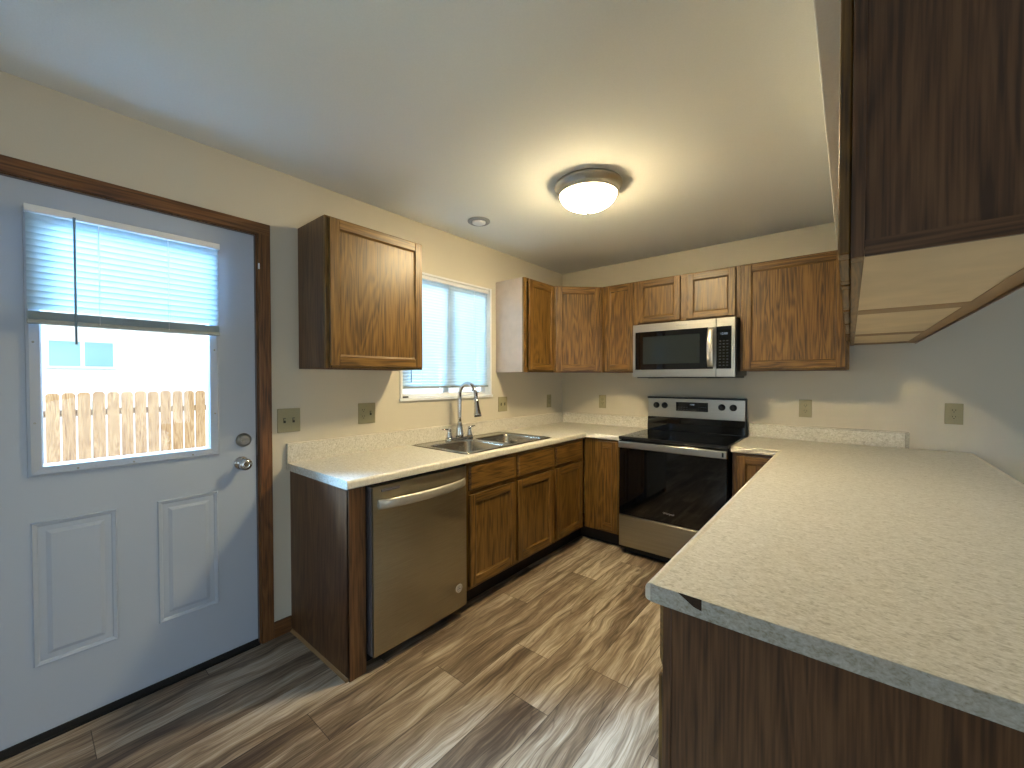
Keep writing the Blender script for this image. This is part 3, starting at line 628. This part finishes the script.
for sg in (-1, 1):
    y = sg*.102
    s = MB(); s.lathe([(.022, .014), (.021, .025), (.015, .055), (.013, .072), (.015, .078), (.010, .084)], (0, y, 0), 'z', 20)
    s.tube([(0, y, .078), (-.004, y+sg*.03, .082), (-.006, y+sg*.062, .084)], [.008, .006, .005], 10); s.build('lever_handle', CHROME, fc)

# ------------------------------------------------------------------ stove
st = empty('stove', (.9425, 0, 0), 0, 'freestanding stainless electric stove with a black glass cooktop and oven door', 'stove')
SW = .770; SF = -.655
s = MB(); s.box(.002, SW-.002, SF+.035, -.02, .03, .895); s.build('body', BLACK, st)
s = MB(); s.box(.02, SW-.02, SF+.06, -.05, 0, .03); s.build('base', BLACK, st)
s = MB(); s.box(0, SW, SF-.012, -.075, .895, .918, .004); s.build('cooktop', BLACKG, st)
s = MB(); s.box(.003, SW-.003, SF-.014, SF-.0125, .900, .9165); s.build('cooktop_trim', BLACK, st)
ringm = simple('burner_ring', srgb(52, 54, 58), .25)
for bx, by_, br in ((.20, -.50, .105), (.57, -.50, .085), (.20, -.22, .080), (.57, -.22, .105)):
    s = MB(); s.lathe([(br, .9181), (br, .9184), (br-.003, .9184), (br-.003, .9181)], (bx, by_, 0), 'z', 40, cap=False); s.build('burner_ring', ringm, st)
# oven door
s = MB(); s.box(.003, SW-.003, SF-.008, SF+.034, .312, .888, .004); od = s.build('oven_door', BLACKG, st)
s = MB(); s.box(.003, SW-.003, SF-.028, SF-.010, .832, .882, .006); s.build('door_handle', BRUSH, od)
s = MB(); s.box(SW-.034, SW-.022, SF-.0290, SF-.0275, .842, .872, .001); s.build('handle_end_slot', BLACK, od)
text('door_logo', 'Whirlpool', .019, LETTER, od, FRONT(.385, SF-.0083, .385))
s = MB(); s.box(.003, SW-.003, SF-.008, SF+.034, .066, .306, .004); s.build('storage_drawer', BRUSHW, st)
# backguard
s = MB(); s.prism([(-.025, .900), (-.075, .900), (-.075, .960), (-.060, 1.035), (-.060, 1.205), (-.025, 1.205)], 'x', .0, SW); bgd = s.build('backguard', BLACK, st)
s = MB(); s.box(.004, SW-.006, -.080, -.0765, .921, 1.030, .001); s.build('backguard_glass', BLACKG, bgd)
s = MB(); s.box(.003, SW-.006, -.070, -.060, 1.033, 1.193, .002); s.build('control_panel', BRUSH, bgd)
s = MB(); s.box(-.001, SW+.001, -.076, -.024, 1.194, 1.206, .002); s.build('top_cap', BLACK, bgd)
s = MB(); s.box(.245, .498, -.0725, -.0695, 1.090, 1.165, .001); ds = s.build('display', BLACKG, bgd)
text('clock_digits', '12:00', .016, DIGIT, ds, FRONT(.375, -.0727, 1.146))
s = MB()
for k in range(4):
    for j in range(2): s.box(.261+k*.022, .275+k*.022, -.0730, -.0724, 1.103+j*.018, 1.107+j*.018)
s.build('touch_legends', BUTTON, ds)
s = MB()
for k in range(4): s.box(.423+k*.018, .431+k*.018, -.0730, -.0724, 1.103, 1.107); s.box(.423+k*.018, .431+k*.018, -.0730, -.0724, 1.125, 1.129)
s.build('touch_legends', BUTTON, ds)
for kx in (.078, .150, .600, .682):
    s = MB(); s.lathe([(.026, -.070), (.026, -.078), (.021, -.082), (.019, -.096), (.016, -.098)], (kx, 0, 1.133), 'y', 24); s.box(kx-.003, kx+.003, -.100, -.090, 1.113, 1.150, .001)
    s.build('knob', BLACK, bgd)

# ------------------------------------------------------------------ microwave
mw = empty('microwave', (.9425, 0, 1.375), 0, 'stainless over-the-range microwave mounted above the stove', 'microwave')
MW, MF, MH = .756, -.400, .430
s = MB(); s.box(.001, MW+.004, MF+.030, -.002, .012, MH); s.build('case', BLACK, mw)
s = MB(); s.box(.02, MW-.01, MF+.045, -.02, -.006, .012); s.box(.10, .20, MF+.07, MF+.15, -.009, -.006); s.box(.55, .65, MF+.07, MF+.15, -.009, -.006); s.build('underside', BLACK, mw)
s = MB(); s.box(0, .630, MF, MF+.030, 0, MH-.002, .003); md = s.build('door', BRUSH, mw)
s = MB(); s.box(.022, .612, MF-.002, MF+.001, .060, .366, .001); s.build('window_glass', BLACKG, md)
s = MB(); s.box(.085, .520, MF-.0026, MF-.0021, .105, .325); s.build('window_mesh', simple('window_mesh_screen', srgb(34, 40, 42), .12), md)
pts = []
for k in range(13): u = k/12; pts.append((.598, MF-.006-.034*math.sin(math.pi*u)**.6, .072+.290*u))
s = MB(); rings = []
for p in pts: rings.append([s.bm.verts.new((p[0]+.022*math.cos(2*math.pi*k/12), p[1]+.007*math.sin(2*math.pi*k/12), p[2])) for k in range(12)])
for a, b in zip(rings, rings[1:]):
    for k in range(12): s.bm.faces.new([a[k], a[(k+1) % 12], b[(k+1) % 12], b[k]]).smooth = True
s.bm.faces.new(rings[0][::-1]); s.bm.faces.new(rings[-1]); s.build('handle', HANDLE, md)
text('door_logo', 'Whirlpool', .020, LETTER, md, FRONT(.385, MF-.0005, .398))
s = MB(); s.box(.632, MW, MF, MF+.030, 0, MH-.002, .003); cp = s.build('control_panel', BRUSH, mw)
s = MB(); s.box(.634, .732, MF-.002, MF+.001, .060, .366, .001); kp = s.build('keypad', BLACKG, cp)
text('clock_digits', '12:00', .022, DIGIT, kp, FRONT(.683, MF-.0025, .312))
s = MB()
for r_ in range(9):
    for c_ in range(3): s.box(.652+c_*.024, .664+c_*.024, MF-.0028, MF-.0021, .082+r_*.022, .087+r_*.022)
s.build('key_legends', BUTTON, kp)

# ------------------------------------------------------------------ ceiling lamp and round vent
lp = empty('ceiling_light', (1.180, -1.580, H), 0, 'round flush ceiling light with a frosted dome and metal ring, switched on', 'ceiling light')
s = MB(); s.lathe([(.186, -.001), (.188, -.010), (.186, -.018), (.178, -.022), (.176, -.032), (.172, -.036), (.168, -.052), (.170, -.058), (.166, -.063), (.160, -.064), (.157, -.058), (.02, -.050)], (0, 0, 0), 'z', 56); s.build('metal_ring', RINGM, lp)
prof = [(.156, -.058)]
for k in range(1, 12): a = R(90*k/12); prof.append((.156*math.cos(a)**1.12, -.058-.084*math.sin(a)))
s = MB(); s.lathe(prof, (0, 0, 0), 'z', 56); tag(s.build('glass_dome', LAMP, lp), 'glowing frosted glass dome')
s = MB(); s.lathe([(.012, -.138), (.013, -.146), (.007, -.151), (.010, -.158), (.004, -.166)], (0, 0, 0), 'z', 16); s.build('finial', RINGM, lp)
RINGG = simple('grey_ring', srgb(150, 152, 152), .5)
vt = empty('ceiling_vent', (.338, -1.595, H), 0, 'small round white exhaust fitting on the ceiling above the sink', 'ceiling fitting')
s = MB(); s.lathe([(.078, -.0005), (.078, -.006), (.070, -.012), (.056, -.013), (.054, -.006), (.020, -.005)], (0, 0, 0), 'z', 36); s.build('trim_ring', RINGG, vt)
s = MB(); s.lathe([(.046, -.006), (.046, -.016), (.034, -.022), (.005, -.023)], (0, 0, 0), 'z', 30); s.build('centre_cap', WHITE, vt)

# ------------------------------------------------------------------ outlets and switches (local: face towards -y)
def plate(name, label, loc, rz, wd, slots, cat):
    b = empty(name, loc, rz, label, cat)
    s = MB(); s.box(-wd/2, wd/2, -.006, -.0005, -.064, .064, .0025); s.build('cover_plate', ALMOND, b)
    for kind, x in slots:
        if kind == 'toggle':
            s = MB(); s.box(x-.006, x+.006, -.0068, -.006, -.013, .013); s.build('switch_slot', SLOT, b)
            s = MB(); s.box(x-.004, x+.004, -.017, -.006, .0, .010, .001); s.build('toggle', ALMOND, b)
        else:
            for dz in (-.020, .020):
                s = MB(); s.lathe([(.0165, -.006), (.0165, -.0078), (.015, -.0082)], (x, 0, dz), 'y', 20); so_ = s.build('socket', ALMOND, b)
                s = MB(); s.box(x-.0078, x-.0055, -.0086, -.0082, dz-.001, dz+.008); s.box(x+.0055, x+.0078, -.0086, -.0082, dz-.001, dz+.008); s.box(x-.0025, x+.0025, -.0086, -.0082, dz-.010, dz-.006); s.build('slot', SLOT, so_)
    return b
plate('light_switch', 'almond double light switch plate beside the entry door casing', (0, -2.716, 1.141), R(90), .117, [('toggle', -.023), ('toggle', .023)], 'light switch')
plate('light_switch', 'almond combination switch and outlet plate under the cabinet next to the sink window', (0, -2.256, 1.149), R(90), .117, [('socket', -.025), ('toggle', .025)], 'light switch')
plate('light_switch', 'almond two-gang plate on the wall right of the sink window', (0, -.959, 1.144), R(90), .117, [('toggle', -.023), ('toggle', .023)], 'light switch')
plate('wall_outlet', 'single almond outlet on the window wall near the inner corner', (0, -.250, 1.142), R(90), .075, [('socket', 0)], 'outlet')
plate('wall_outlet', 'single almond outlet on the back wall left of the stove', (.465, 0, 1.141), 0, .075, [('socket', 0)], 'outlet')
plate('wall_outlet', 'single almond outlet above the short backsplash right of the stove', (2.080, 0, 1.146), 0, .077, [('socket', 0)], 'outlet')
plate('wall_outlet', 'single almond outlet on the bare wall past the end of the backsplash', (2.818, 0, 1.146), 0, .079, [('socket', 0)], 'outlet')

# ------------------------------------------------------------------ outside
struct('ground', MB().box(-60, -.13, -40, 30, -.45, -.4), GRASS)
fe = empty('picket_fence', (-6.2, 0, -.4), 0, 'tan dog-eared wooden picket fence seen through the glass of the entry door', 'fence')
for k in range(34):
    y = -5.47+k*.152; s = MB(); hh_ = 1.572+random.uniform(-.006, .006); w_ = .066
    s.prism([(y-w_, 0), (y+w_, 0), (y+w_, hh_-.03), (y+w_-.028, hh_), (y-w_+.028, hh_), (y-w_, hh_-.03)], 'x', 0, .017)
    s.build('picket', FENCE, fe)
s = MB(); s.box(-.06, -.022, -5.6, -.3, 1.235, 1.325); s.box(-.06, -.022, -5.6, -.3, .25, .34); s.build('rail', FENCE, fe)
for k in range(3):
    s = MB(); s.box(-.13, -.04, -5.2+k*2.3-.045, -5.2+k*2.3+.045, 0, 1.45); s.build('post', FENCE, fe)
ho = empty('neighbour_house', (-10, 0, -.4), 0, 'white neighbouring house with a small two-pane window beyond the picket fence', 'house')
s = MB(); s.box(-6, 0, -16, 9, 0, 4.6); s.build('wall', SIDING, ho)
s = MB(); s.prism([(.5, 4.6), (.5, 4.7), (-3, 6.2), (-6.5, 4.7), (-6.5, 4.6)], 'y', -16.4, 9.4); s.build('roof', simple('grey_shingle', srgb(110, 108, 104), .9, 0, .2, nscale=14), ho)
s = MB(); s.box(.0, .03, -3.29, -2.28, 1.99, 2.58, .004); hw_ = s.build('window_frame', WHITE, ho)
for y0, y1 in ((-3.245, -2.815), (-2.750, -2.325)):
    s = MB(); s.box(.03, .036, y0, y1, 2.035, 2.540); s.build('pane', OUTGL, hw_)
